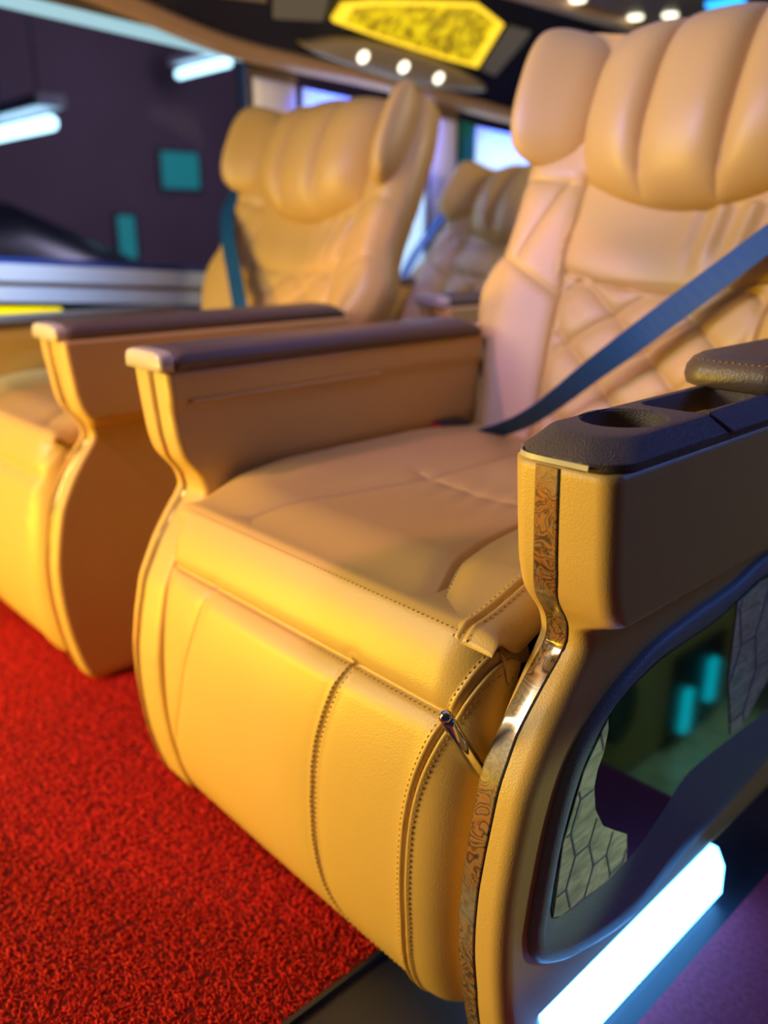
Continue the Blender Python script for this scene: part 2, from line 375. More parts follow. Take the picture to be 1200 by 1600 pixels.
def armrest(root, org, side, kind, detail):
    """side -1 left (outer side at -x) or +1 right; kind 'pad' or 'console'"""
    zlist = np.r_[np.linspace(0.0125, .084, 10), np.linspace(.085, .46, 40), np.linspace(.465, .53, 18), np.linspace(.54, .634, 14)]
    rings = []
    for z in zlist:
        yf = arm_y(z)
        up = sstep(z, .478, .508)
        outer = (.325 + (.365 - .325) * up) if side > 0 else .355
        inner = .27 + (0.004 if side < 0 else 0) * (1 - up)
        top = sstep(z, .585, .60)
        if kind == 'pad': inner = inner - .004 * top
        yb = 1.10 if z > .0845 or kind == 'pad' else .53
        lo, hi = (inner, outer) if side > 0 else (-outer, -inner)
        fl = .0 if z > .025 else (.025 - z) * .6
        s = section(lo + fl, hi - fl, yf + fl, yb, .016 if kind == 'console' else .011)
        rings.append(np.c_[s, np.full(len(s), z)])
    rings = np.array(rings)
    body = loft('armrest', rings, M['leather'], root, org)
    # decorative strip up the front face
    zz = np.linspace(.035, .632, 90)
    if side > 0:
        zL = [.03, .074, .123, .172, .277, .364, .428, .495, .547, .631]; xL = [.273, .2735, .275, .2735, .276, .2745, .280, .287, .294, .297]
        zR = [.03, .084, .13, .186, .301, .39, .45, .498, .543, .631]; xR = [.290, .290, .293, .292, .295, .295, .302, .309, .316, .318]
        if kind == 'pad': xL = [v + .006 for v in xL]; xR = [v + .006 for v in xR]
    else:
        zL = [0, .1, .3, .48, .53, .64]; xL = [-.346, -.346, -.338, -.334, -.316, -.313]
        zR = [0, .1, .3, .48, .53, .64]; xR = [-.334, -.334, -.326, -.322, -.304, -.300]
    A = np.interp(zz, zL, xL); B = np.interp(zz, zR, xR); y = arm_y(zz)
    def strip(nm, ex, dy0, dy1, mat):
        rr = []
        for i, z in enumerate(zz):
            a, b = A[i] - ex, B[i] + ex
            rr.append([(a, y[i] + .004, z), (a, y[i] - dy0, z), (a + .001, y[i] - dy1, z), (b - .001, y[i] - dy1, z), (b, y[i] - dy0, z), (b, y[i] + .004, z)])
        o = loft(nm, np.array(rr), mat, body, org, True, True); sharp(o, 30); return o
    strip('strip_edging', .0010, .0002, .0005, M['black'])
    strip('trim_strip', 0, .0010, .0017, M['burl'] if kind == 'console' else M['gold_strip'])
    if kind == 'pad':
        lo, hi = (-.360, -.262) if side < 0 else (.262, .360)
        ys = np.r_[np.linspace(.512, .60, 8), np.linspace(.62, 1.02, 20), np.linspace(1.04, 1.09, 6)]
        rr = []
        for Y in ys:
            h = .026 * min(1, ((Y - .505) / .012) ** .5, max(.05, (1.095 - Y) / .03) ** .5)
            t = np.linspace(0, math.pi, 18)
            x = (lo + hi) / 2 - (hi - lo) / 2 * np.sign(np.cos(t)) * np.abs(np.cos(t)) ** .45
            z = .6345 + h * np.abs(np.sin(t)) ** .45
            rr.append(np.c_[x, np.full(18, Y), z])
        loft('arm_pad', rr, M['dark_leather'], body, org)
        c = []
        for Y, kx in ((.4935, .80), (.495, .93), (.499, .97), (.512, .98), (.516, .96)):
            t = np.linspace(0, math.pi, 18); q = .0255 * kx
            x = (lo + hi) / 2 - (hi - lo) / 2 * kx * np.sign(np.cos(t)) * np.abs(np.cos(t)) ** .45
            c.append(np.c_[x, np.full(18, Y), .6345 + q * np.abs(np.sin(t)) ** .45])
        o = loft('end_cap', c, M['pale_plastic'], body, org); o['label'] = 'pale cream front end cap of the armrest'
        if side < 0 and detail:                                   # lower edge of the inner top band
            P = [(-.266, Yq, .594) for Yq in np.linspace(.53, .86, 30)]
            tube('piping', P, .0022, M['leather'], body, org)
        return body
    # ---------- console top: cup holder tray
    import bmesh
    def outline(lo, hi, y0, y1, r, n=10):
        s = section(lo, hi, y0, y1, r, .004, n); return s
    hole_c, hole_r = (.314, .592), .036
    y_end = 1.08
    m = 96
    def ring_outer(inset, z, y0=.500):
        # octagonal front with cut corners
        c = .020
        lo, hi = .2705 + inset, .3655 - inset; a = y0 + inset * 1.6
        pts = [(lo, y_end), (lo, a + c), (lo + c, a), (hi - c, a), (hi, a + c), (hi, y_end)]
        P = resample(np.array(pts + [pts[0]]), m + 1)[:-1]
        return np.c_[P, np.full(m, z)]
    z0, zt = .6345, .657
    tray_rings = [ring_outer(0, z0), ring_outer(-.0008, z0 + .003), ring_outer(-.0008, z0 + .007), ring_outer(.011, zt - .001), ring_outer(.0135, zt)]
    bm = bmesh.new()
    prev = None
    for rg in tray_rings:
        vs = [bm.verts.new(tuple(p - np.array(org))) for p in rg]
        if prev:
            for i in range(m): bm.faces.new((prev[i], prev[(i + 1) % m], vs[(i + 1) % m], vs[i]))
        prev = vs
    edges = [bm.edges.get((prev[i], prev[(i + 1) % m])) for i in range(m)]
    # hole loops
    def loop(pts, z):
        vs = [bm.verts.new(tuple(np.array([p[0], p[1], z]) - np.array(org))) for p in pts]
        return vs, [bm.edges.new((vs[i], vs[(i + 1) % len(vs)])) for i in range(len(vs))]
    th = np.linspace(0, 2 * np.pi, 48, endpoint=False)
    circ = lambda r: [(hole_c[0] + r * math.cos(t) * .93, hole_c[1] + r * math.sin(t) * 1.12) for t in th]
    c1, e1 = loop(circ(hole_r), zt)
    rc = section(.290, .346, .650, .785, .012, .008, 6)
    c2, e2 = loop(rc, zt)
    bmesh.ops.triangle_fill(bm, edges=edges + e1 + e2, use_beauty=True)
    def sink(c, curves):
        p = c
        for pts, z in curves:
            vs = [bm.verts.new(tuple(np.array([q[0], q[1], z]) - np.array(org))) for q in pts]
            for i in range(len(vs)): bm.faces.new((p[i], p[(i + 1) % len(vs)], vs[(i + 1) % len(vs)], vs[i]))
            p = vs
        bm.faces.new(p)
    sink(c1, [(circ(hole_r - .002), zt - .002), (circ(hole_r - .004), zt - .055)])
    sh = lambda k: [((q[0] - .318) * k + .318, (q[1] - .7175) * k + .7175) for q in rc]
    sink(c2, [(sh(.96), zt - .002), (sh(.92), zt - .030)])
    bmesh.ops.recalc_face_normals(bm, faces=bm.faces)
    me = bpy.data.meshes.new('cup_holder_tray'); bm.to_mesh(me); bm.free(); me.shade_smooth()
    o = link('cup_holder_tray', me, M['dark_plastic'], body); sharp(o, 28)
    # notch lip beside the recess
    prism('side_catch', [(.352, .655, zt - .0005), (.3545, .655, zt - .0005), (.3690, .672, z0 + .006), (.3690, .765, z0 + .006), (.3545, .785, zt - .0005), (.352, .785, zt - .0005)],
          (0, 0, .0022), M['dark_plastic'], body, org)
    # pale lip along the front lower rim
    pl = np.array([(.2715, .518), (.2905, .499), (.3455, .499)])
    pl = resample(sm(np.c_[pl, np.zeros(3)], 20), 40)
    ribbon('front_lip', pl + np.array([0, -.0012, z0 + .0040]), [(0, .15, 1)] * 40, .0020, .0008, M['pale_plastic'], body, org)
    # padded lid behind the tray
    rr = []
    lo, hi = .258, .372
    for Z, k in ((.655, -.004), (.657, .0), (.665, .002), (.674, .001), (.681, -.003), (.686, -.010), (.688, -.022)):
        s = section(lo - k, hi + k, .775 - k, 1.10 + k, .030 + k * .3, .02, 12)
        rr.append(np.c_[s, np.full(len(s), Z)])
    pad = loft('arm_pad', rr, M['dark_leather'], body, org)
    s = section(lo + .003, hi - .003, .778, 1.097, .030, .02, 12)
    dashes('stitching', [np.c_[s, np.full(len(s), .6815)]], M['thread'], body, org)
    # ---------- mirror in a moulded frame on the outer side
    X0 = .3285
    outer = [(.4925, .205), (.500, .258), (.514, .322), (.536, .372), (.580, .408), (.652, .434), (.725, .443), (.811, .449), (.887, .462), (.96, .455), (1.02, .42),
             (1.05, .35), (1.055, .26), (1.03, .18), (.985, .145), (.869, .130), (.80, .124), (.744, .112), (.667, .102), (.570, .127), (.535, .143), (.510, .160), (.497, .178)]
    inner = [(.526, .209), (.536, .279), (.561, .346), (.595, .388), (.665, .408), (.718, .412), (.790, .414), (.850, .425), (.894, .432), (.945, .424), (.985, .40),
             (1.005, .345), (1.008, .28), (.995, .238), (.960, .228), (.881, .233), (.773, .235), (.723, .211), (.676, .190), (.617, .184), (.540, .192)]
    oo = resample(sm(outer + outer[:1], 210), 161)[:-1]; ii = resample(sm(inner + inner[:1], 210), 161)[:-1]
    def mixr(k, x): P = oo * (1 - k) + ii * k; return np.c_[np.full(160, x), P]
    fr = loft('mirror_frame', [mixr(0, X0 - .006), mixr(0.0, X0 + .001), mixr(.10, X0 + .0055), mixr(.30, X0 + .0065), mixr(.55, X0 + .004), mixr(.85, X0 - .001), mixr(1.0, X0 - .0035)],
              M['frame_plastic'], body, org, caps=False)
    fr['label'] = 'slate grey moulded frame around the side mirror'
    mi = prism('mirror_panel', np.c_[np.full(160, X0 - .0028), ii], (.0012, 0, 0), M['mirror'], body, org); mi['label'] = 'teal tinted mirror panel'
    # pale hexagon reflection at both mirror ends, painted as marbled plates
    def plate(poly, h=.036, nm='hexagon_reflection'):
        p = prism(nm, [(X0 - .0014, a, b) for a, b in poly], (.0010, 0, 0), M['marble'], body, org); p['label'] = 'pale hexagon reflection painted as a plate on the mirror'
        # hexagon lines clipped to the polygon
        lines = []
        for i in range(-2, 16):
            for j in range(-2, 16):
                cx = .50 + i * h * 1.5 * .62; cz = .16 + (j + (i % 2) * .5) * h * 1.732
                ang = [R(60 * k) for k in range(6)]
                vs = [(cx + h * .62 * math.cos(a), cz + h * math.sin(a)) for a in ang]
                for k in range(3): lines.append((vs[k], vs[k + 1]))
        def inside(q):
            c = False; n = len(poly)
            for k in range(n):
                (x1, y1), (x2, y2) = poly[k], poly[(k + 1) % n]
                if (y1 > q[1]) != (y2 > q[1]) and q[0] < (x2 - x1) * (q[1] - y1) / (y2 - y1) + x1: c = not c
            return c
        V = []; F = []
        for a, b in lines:
            a = np.array(a); b = np.array(b)
            for t in np.linspace(0, 1, 11)[:-1]:
                q0 = a + (b - a) * t; q1 = a + (b - a) * (t + .1)
                if inside(q0) and inside(q1):
                    d = (b - a) / np.linalg.norm(b - a); nn = np.array([-d[1], d[0]]) * .0011; k = len(V)
                    for q in (q0 - nn, q1 - nn, q1 + nn, q0 + nn): V.append((X0 - .0004, q[0], q[1]))
                    for q in (q0 - nn, q1 - nn, q1 + nn, q0 + nn): V.append((X0 + .0002, q[0], q[1]))
                    F += [(k, k + 1, k + 2, k + 3), (k + 7, k + 6, k + 5, k + 4), (k, k + 4, k + 5, k + 1), (k + 1, k + 5, k + 6, k + 2), (k + 2, k + 6, k + 7, k + 3), (k + 3, k + 7, k + 4, k)]
        mk('hexagon_lines', V, F, M['frame_plastic'], body, False, org, False)
    ip = [tuple(q) for q in ii]
    left_edge = [(.528, .200), (.534, .279), (.558, .345), (.590, .384)]
    plate(left_edge + [(.592, .372), (.588, .350), (.580, .335), (.577, .318), (.583, .290), (.600, .262), (.628, .240), (.648, .225), (.654, .189), (.617, .1855), (.540, .194)])
    plate([(.835, .421), (.890, .430), (.940, .423), (.98, .400), (.985, .30), (.90, .24), (.870, .24), (.84, .33)], .058)
    # light panel under the body
    lp = [(.533, .0125), (.533, .074), (.560, .0845), (.86, .0845), (.885, .070), (.895, .040), (.880, .0125)]
    s = prism('led_skirt_light', [(.346 - .26 * b, a, b) for a, b in lp], (-.012, 0, 0), M['led'], body, org); s['label'] = 'glowing blue-white light strip under the seat side'
    return body

def captain_seat(name, loc, arms, recline=22.0, z_left_arm=0.0, detail=True, piv=(1.07, .45), legrest=True, right_belt=True, dy_back=0.0, dx_back=0.0):
    """local frame: x across (0 = centre), y as in world minus origin's y; origin (0, .80, 0)"""
    root = empty(name, loc); org = (0, .80, 0)
    # ---- leg rest
    nx = 440 if detail else 120
    if legrest:
        pr = resample(sm(PROF_LEG, 150), 330 if detail else 90)
        T = np.gradient(pr, axis=0); T /= np.linalg.norm(T, axis=1)[:, None]; NI = np.c_[T[:, 1], -T[:, 0]]   # inward
        NI = np.where((NI[:, :1] * 0 + 1) > 0, NI, NI)
        # across path: (x, depth)
        xl, xr, rl, rr_ = -.279, .262, .040, .052
        P = [(xl, .11), (xl, rl)] + [(xl + rl - rl * math.cos(a), rl - rl * math.sin(a)) for a in np.linspace(0, math.pi / 2, 14)[1:]]
        P += [(xr - rr_ + rr_ * math.sin(a), rr_ - rr_ * math.cos(a)) for a in np.linspace(0, math.pi / 2, 20)] + [(xr, .11)]
        ac = resample(np.array(P), nx)
        XX = np.repeat(ac[None, :, 0], len(pr), 0); DD = np.repeat(ac[None, :, 1], len(pr), 0)
        YY = np.repeat(pr[:, :1], nx, 1); ZZ = np.repeat(pr[:, 1:], nx, 1)
        # seams in (x, z)
        pip = sm([(.262, .470), (.258, .458), (.240, .406), (.228, .37), (.216, .325), (.210, .279), (.209, .22), (.209, .158), (.204, .09), (.200, .045), (.203, .026)], 60)
        dbl = sm([(.102, .392), (.085, .337), (.075, .289), (.072, .224), (.075, .146), (.085, .10), (.105, .068), (.145, .045), (.196, .036)], 60)
        lft = sm([(-.156, .390), (-.177, .325), (-.196, .27), (-.214, .206), (-.245, .131), (-.268, .06)], 40)
        seam2 = [(-.30, .3895), (.214, .3895), (.228, .391)]
        bulge = .006 * np.clip(1 - (XX / .27) ** 2, 0, 1) * sstep(ZZ, .03, .10) * (1 - sstep(ZZ, .36, .39))
        band = .0015 * g(ZZ - .428, .026)
        off = -bulge - band
        front = ZZ > .027
        d2 = seg_dist(XX, ZZ, seam2); off = off + front * (.0050 * g(d2, .0035) + .004 * g(d2, .011))
        dp = seg_dist(XX, ZZ, pip); off = off + front * (-.0024 * g(dp - .0042, .0028) + .0040 * g(dp, .0018) - .0012 * g(dp, .012))
        dd = seg_dist(XX, ZZ, dbl); off = off + front * (.0028 * g(dd, .0020) - .0010 * g(dd - .005, .0035) + .0016 * g(dd, .012))
        dl = seg_dist(XX, ZZ, lft); off = off + front * (.0018 * g(dl, .0025) + .0012 * g(dl, .01))
        DD = DD + off
        D1 = np.minimum(DD, .052); D2 = np.maximum(DD - .052, 0)
        V = np.stack([XX, YY + D1 * NI[:, :1] + D2, ZZ + D1 * NI[:, 1:]], -1)
        lr = mk('leg_rest', V.reshape(-1, 3), gridF(len(pr), nx), M['leather'], root, True, org)
        # make the normals look outward
        if detail:
            def on_leg(x, z):
                i = np.argmin((XX[:, :] - x) ** 2 * (DD < .06) + (ZZ - z) ** 2 + (DD > .06) * 9); i, j = np.unravel_index(i, XX.shape)
                v = V[i, j]; return v + np.array([0, -.0006, 0]) - .0002 * np.array([0, NI[i, 0], NI[i, 1]])
            def offc(c, d):
                T_ = np.gradient(c, axis=0); T_ /= np.linalg.norm(T_, axis=1)[:, None]; return c + d * np.c_[T_[:, 1], -T_[:, 0]]
            cs = []
            for c, ds in ((pip, (-.0072, .0078)), (dbl, (-.0042, .0042)), (np.array(sm([(-.26, .3862), (.22, .3862)], 60)), (0,)), (np.array(sm([(-.26, .4605), (.25, .4605)], 60)), (0,))):
                for d in ds: cs.append([on_leg(x, z) for x, z in offc(resample(c, 120), d)])
            dashes('stitching', cs, M['thread'], lr, org)
    # ---- seat cushion
    ny = 320 if detail else 80; nx = 330 if detail else 90
    ys = np.linspace(.503, 1.11, ny)
    xl, xr, rr_ = -.268, .262, .030
    P = [(xl, .05), (xl, rr_)] + [(xl + rr_ - rr_ * math.cos(a), rr_ - rr_ * math.sin(a)) for a in np.linspace(0, math.pi / 2, 10)[1:]]
    P += [(xr - rr_ + rr_ * math.sin(a), rr_ - rr_ * math.cos(a)) for a in np.linspace(0, math.pi / 2, 14)] + [(xr, .032)]
    ac = resample(np.array(P), nx)
    XX, YY = np.meshgrid(ac[:, 0], ys); DD = np.repeat(ac[None, :, 1], ny, 0) * (.12 + .88 * sstep(YY, .505, .545))
    zt = .466 + .020 * sstep(YY, .50, .60) - .012 * (1 - sstep(YY, .500, .520)) ** 2
    zt = zt + .016 * sstep(np.abs(XX), .13, .22) * sstep(YY, .52, .68) - .012 * g(XX, .13) * g(YY - .88, .16) - .015 * sstep(YY, .9, 1.1)
    sR = sm([(.180, .500), (.176, .520), (.160, .556), (.140, .60), (.120, .68), (.112, .78), (.115, .92), (.13, 1.05)], 60)
    sL = sR * np.array([-.86, 1]); sB = [(-.12, .800), (0, .792), (.112, .800)]
    sE = sm([(.225, .500), (.228, .53), (.232, .60), (.234, .8), (.234, 1.0)], 30)
    for c, dpt in ((sR, .0055), (sL, .003), (sB, .003)):
        d = seg_dist(XX, YY, c); zt = zt - dpt * g(d, .0032) - dpt * .9 * g(d, .016)
    d = seg_dist(XX, YY, sE); zt = zt - .004 * g(d, .0022) + .0022 * g(d - .005, .003)
    zt = zt - .0012 * np.sin(XX * 160 + YY * 60) * g(YY - .78, .05) * g(XX - .02, .1)
    V = np.stack([XX, YY, zt - DD], -1)
    F = gridF(ny, nx) + [list(range(nx)), list(range((ny - 1) * nx, ny * nx))[::-1]]
    cu = mk('seat_cushion', V.reshape(-1, 3), F, M['leather'], root, True, org)
    sharp(cu, 60)
    if detail:
        def on_cu(x, y):
            i = np.argmin((XX - x) ** 2 + (YY - y) ** 2 + (DD > .02) * .01); i, j = np.unravel_index(i, XX.shape); return V[i, j] + np.array([0, -.0002, .0005])
        cs = [[on_cu(x + dx_, y) for x, y in resample(sE, 80)] for dx_ in (-.008, .008)] + [[on_cu(x + .004, y + .002) for x, y in resample(sR[:36], 80)]]
        dashes('stitching', cs[:2], M['thread'], cu, org); dashes('stitching', cs[2:], M['thread'], cu, org)
    # dark frame between cushion and leg rest
    box('under_frame', (-.25, .545, .10), (.245, 1.05, .362), M['black'], root, org, .01)
    for sx in (-1, 1):
        box('foot', (sx * .2 - .03, .60, .0125), (sx * .2 + .03, 1.0, .10), M['black'], root, org, .004)
    # ---- back
    r = R(recline); B0 = np.array([dx_back, piv[0] + dy_back, piv[1]])
    a_ = np.array([0, math.sin(r), math.cos(r)]); n_ = np.array([0, -math.cos(r), math.sin(r)])
    nt = 260 if detail else 110; nf = 280 if detail else 110
    tt = np.linspace(-.04, .70, nt)
    hw = np.interp(tt, [-.04, .02, .10, .16, .215, .265, .30, .335, .40, .47, .60, .66, .70], [.25, .262, .276, .298, .330, .340, .330, .310, .306, .308, .300, .285, .27])
    k = np.exp(-np.linspace(-2, 2, 15) ** 2); k /= k.sum(); hw = np.convolve(np.pad(hw, 7, mode='edge'), k, mode='valid')
    u = np.linspace(-1, 1, nf)
    XF = hw[:, None] * u[None]; TF = np.repeat(tt[:, None], nf, 1)
    dep = .030 * sstep(np.abs(XF), .15, .27) - .012 * g(XF, .10)
    edge = np.clip(1 - np.abs(u), 0, 1)[None] * hw[:, None]
    dep = dep - .045 * (1 - np.clip(edge / .045, 0, 1)) ** 2.2
    px = lambda L: [(x + .015, t) for x, t in L]
    pan = sm(px([(-.197, .47), (-.194, .41), (-.193, .356), (-.187, .302), (-.184, .238), (-.177, .163), (-.167, .077), (-.161, .0)]), 50)
    mir = lambda c: np.asarray(c) * np.array([-1, 1])
    yoke = sm([(-.172, .312), (-.096, .294), (-.028, .289), (.028, .289), (.096, .294), (.172, .312)], 40)
    V_ = px([(-.222, .452), (-.268, .327)]); top = px([(-.33, .455), (-.197, .453)]); dg = px([(-.33, .337), (-.189, .27)])
    def groove(c, dpt, wd=.003, puff=.012):
        d = seg_dist(XF, TF, np.asarray(c)); return -dpt * g(d, wd) - dpt * .7 * g(d, puff)
    for c, dpt in ((pan, .006), (mir(pan), .006), (yoke, .006), (V_, .0035), (mir(V_), .0035), (top, .0035), (mir(top), .0035), (dg, .004), (mir(dg), .004)):
        dep = dep + groove(c, dpt)
    ins = (np.abs(XF) < np.interp(TF, pan[::-1, 1], -pan[::-1, 0])) & (TF < np.interp(XF, yoke[:, 0], yoke[:, 1]))
    qd = np.zeros_like(dep)
    for c in (-.12, -.015, .09, .195, .30, .405):
        for s in (-1, 1):
            dist = np.abs(TF - s * .78 * XF - c) / math.hypot(1, .78); qd = qd - .0042 * g(dist, .0035) - .005 * g(dist, .014)
    dmask = np.minimum(np.minimum(seg_dist(XF, TF, pan), seg_dist(XF, TF, mir(pan))), seg_dist(XF, TF, yoke))
    dep = dep + qd * ins * sstep(dmask, .002, .014)
    # gathers below the pillow, on the right half of the yoke
    yk = (TF > .30) & (TF < .42) & (np.abs(XF) < .185)
    ph = XF * 150 / (1 + 1.2 * (TF - .29)); dep = dep + yk * .0055 * np.sin(ph) * sstep(XF, .0, .05) * sstep(TF, .30, .37)
    dep = dep + yk * .006 * np.exp(-((TF - .335) / .04) ** 2)
    th_ = .100
    FV = B0 + XF[..., None] * np.array([1, 0, 0]) + TF[..., None] * a_ + dep[..., None] * n_
    ub = np.linspace(1, -1, 40)[1:-1]
    bd = -.045 - (th_ - .045) * np.abs(1 - np.abs(ub) ** 6) ** .5
    XB = hw[:, None] * ub[None]; TB = np.repeat(tt[:, None], len(ub), 1); BD = np.repeat(bd[None], nt, 0)
    BV = B0 + XB[..., None] * np.array([1, 0, 0]) + TB[..., None] * a_ + BD[..., None] * n_
    rings = np.concatenate([FV, BV], 1)
    bk = loft('backrest', rings, M['leather'], root, org)
    sharp(bk, 70)
    loc3 = lambda x, t, d: B0 + np.array([x, 0, 0]) + t * a_ + d * n_
    if detail:
        P = sm([(-.300, .205), (-.322, .185), (-.327, .145), (-.318, .09), (-.304, .054), (-.280, .012), (-.262, .004)], 40)
        tube('piping', [loc3(x, t, .018) for x, t in P], .0035, M['piping'], bk, org)
    # ---- headrest: three-lobed pillow and two wings
    def cushion_lobe(nm, xa, xb, tb, ttp, depth, lobes, base, nu=120, nv=90):
        uu = np.sin(np.linspace(-math.pi / 2, math.pi / 2, nu)); vv = np.sin(np.linspace(-math.pi / 2, math.pi / 2, nv))
        U, Vv = np.meshgrid(uu, vv)
        X = (xa + xb) / 2 + (xb - xa) / 2 * U * (1 - .10 * np.abs(Vv) ** 3)
        lo = tb(U); hi = ttp(U); Tq = lo + (hi - lo) * (Vv + 1) / 2
        body = np.clip(1 - np.abs(U) ** 4.5, 0, 1) ** .5 * np.clip(1 - np.abs(Vv) ** 2.6, 0, 1) ** .5
        f = np.ones_like(U)
        if lobes > 1:
            w_ = ((U + 1) / 2 * lobes) % 1.0; w_ = 2 * w_ - 1
            f = .58 + .42 * np.clip(1 - np.abs(w_) ** 3.0, 0, 1) ** .55
            f = f + .02 * np.sin(Vv * 26 + U * 9) * g(np.abs(w_) - 1, .12) * sstep(-Vv, .2, .9)
        D = base(U, Vv) + depth * body * f
        A = B0 + X[..., None] * np.array([1, 0, 0]) + Tq[..., None] * a_ + D[..., None] * n_
        Db = base(U, Vv) - .05 * body
        Bk = B0 + X[..., None] * np.array([1, 0, 0]) + Tq[..., None] * a_ + Db[..., None] * n_
        Vx = np.concatenate([A.reshape(-1, 3), Bk.reshape(-1, 3)])
        Fx = gridF(nv, nu) + [f_[::-1] for f_ in gridF(nv, nu, False, nu * nv)]
        o = mk(nm, Vx, Fx, M['leather'], root, True, org)
        import bmesh
        bm = bmesh.new(); bm.from_mesh(o.data); bmesh.ops.remove_doubles(bm, verts=bm.verts, dist=.0004); bmesh.ops.recalc_face_normals(bm, faces=bm.faces); bm.to_mesh(o.data); bm.free(); o.data.shade_smooth()
        return o
    q = 1.0 if detail else .5
    cushion_lobe('headrest_pillow', -.197, .197, lambda U: .412 + .045 * np.abs(U) ** 2, lambda U: .705 - .01 * U ** 2, .092, 3, lambda U, v: -.004 + 0 * U, int(200 * q), int(120 * q))
    for s in (-1, 1):
        cushion_lobe('headrest_wing', *((-.305, -.186) if s < 0 else (.186, .305)), lambda U: .478 + .012 * (U * -s) + .03 * np.abs(U) ** 3, lambda U: .702 - .02 * np.abs(U) ** 3,
                     .052, 1, lambda U, v, s=s: -.022 + .088 * (U * s * .5 + .5) ** 1.1, int(100 * q), int(100 * q))
    # ---- arms
    for side, kind in arms:
        b = armrest(root, org, side, kind, detail)
        if side < 0 and z_left_arm: b.scale.z = 1 + z_left_arm / .634
    # ---- lever
    if ('console' in [k for _, k in arms]):
        P = np.array([(.2555, .448, .4200), (.2558, .470, .383), (.2560, .512, .318)])
        P = resample(P, 14); rr2 = None
        lv = tube('recline_lever', P[1:], .0062, M['chrome'], root, org, 16)
        th = np.linspace(0, math.pi / 2, 6)
        d = P[0] - P[1]; d /= np.linalg.norm(d)
        cap = [P[1] + d * .0062 * math.sin(t) for t in th]
        tube('lever_tip', cap, .0062, M['chrome'], lv, org, 16, rr=[max(.0003, .0062 * math.cos(t)) for t in th])
    return root, loc3, org, a_, n_

main, L3, ORG, aa, nn = captain_seat('captain_seat', (-.665, .80, 0), [(-1, 'pad'), (1, 'console')], 22.0)
tag(main, 'large tan leather captain seat nearest the viewer, with cup holder console and teal side mirror', 'seat', 'tan leather captain seats')
# seat belt of the near seat (hangs across it, anchored to it)
def belt(parent, L3, org, path, wdirs, hw=.019):
    P = sm([L3(*p) for p in path], 60); W = sm([w_ for w_ in wdirs], 60)
    return ribbon('seat_belt', P, W, hw, .0006, M['belt'], parent, org)
wv = [aa * .75 + np.array([-.65, 0, 0]), aa * .75 + np.array([-.65, 0, 0]), aa * .70 + np.array([-.55, 0, 0]) + nn * .35, aa * .5 + np.array([-.3, 0, 0]) + nn * .75, aa * .3 + np.array([-.05, 0, 0]) + nn * .95, aa * .2 + np.array([-.02, 0, 0]) + nn * .97]
sb = belt(main, L3, ORG, [(.42, .62, -.10), (.37, .552, .045), (.19, .372, .045), (.057, .238, .045), (-.03, .151, .045), (-.127, .055, .045), (-.235, .000, .045)], wv[:1] + wv)
bkl = box('belt_buckle', (-.285, .985, .455), (-.240, 1.045, .500), M['black'], main, ORG, .006)
box('release_button', (-.272, .982, .489), (-.254, .990, .497), M['red_plastic'], bkl, ORG, .002)

left, L3b, ORGb, aab, nnb = captain_seat('captain_seat', (-1.675, .83, 0.0), [(-1, 'pad'), (1, 'pad')], 26.0, z_left_arm=-.04, detail=False, dy_back=.01, dx_back=.012)
tag(left, 'tan leather captain seat beside the dark window, left of the near seat', 'seat', 'tan leather captain seats')
rear, L3c, ORGc, aac, nnc = captain_seat('captain_seat', (-1.675, 1.72, 0.0), [(-1, 'pad'), (1, 'pad')], 41.0, dy_back=-.18, detail=False, legrest=True)
tag(rear, 'tan leather captain seat in the row behind, half hidden by the near seat', 'seat', 'tan leather captain seats')
belt(left, L3b, ORGb, [(-.36, .66, -.05), (-.31, .46, .02), (-.235, .36, .045), (-.14, .25, .045), (-.02, .12, .05), (.07, .02, .06)], [np.array([1, 0, 0.1])] * 6, .032)
belt(rear, L3c, ORGc, [(-.37, .66, -.03), (-.36, .45, .0), (-.325, .30, .035), (-.29, .14, .045), (-.25, .02, .05)], [np.array([1, 0, 0])] * 5)

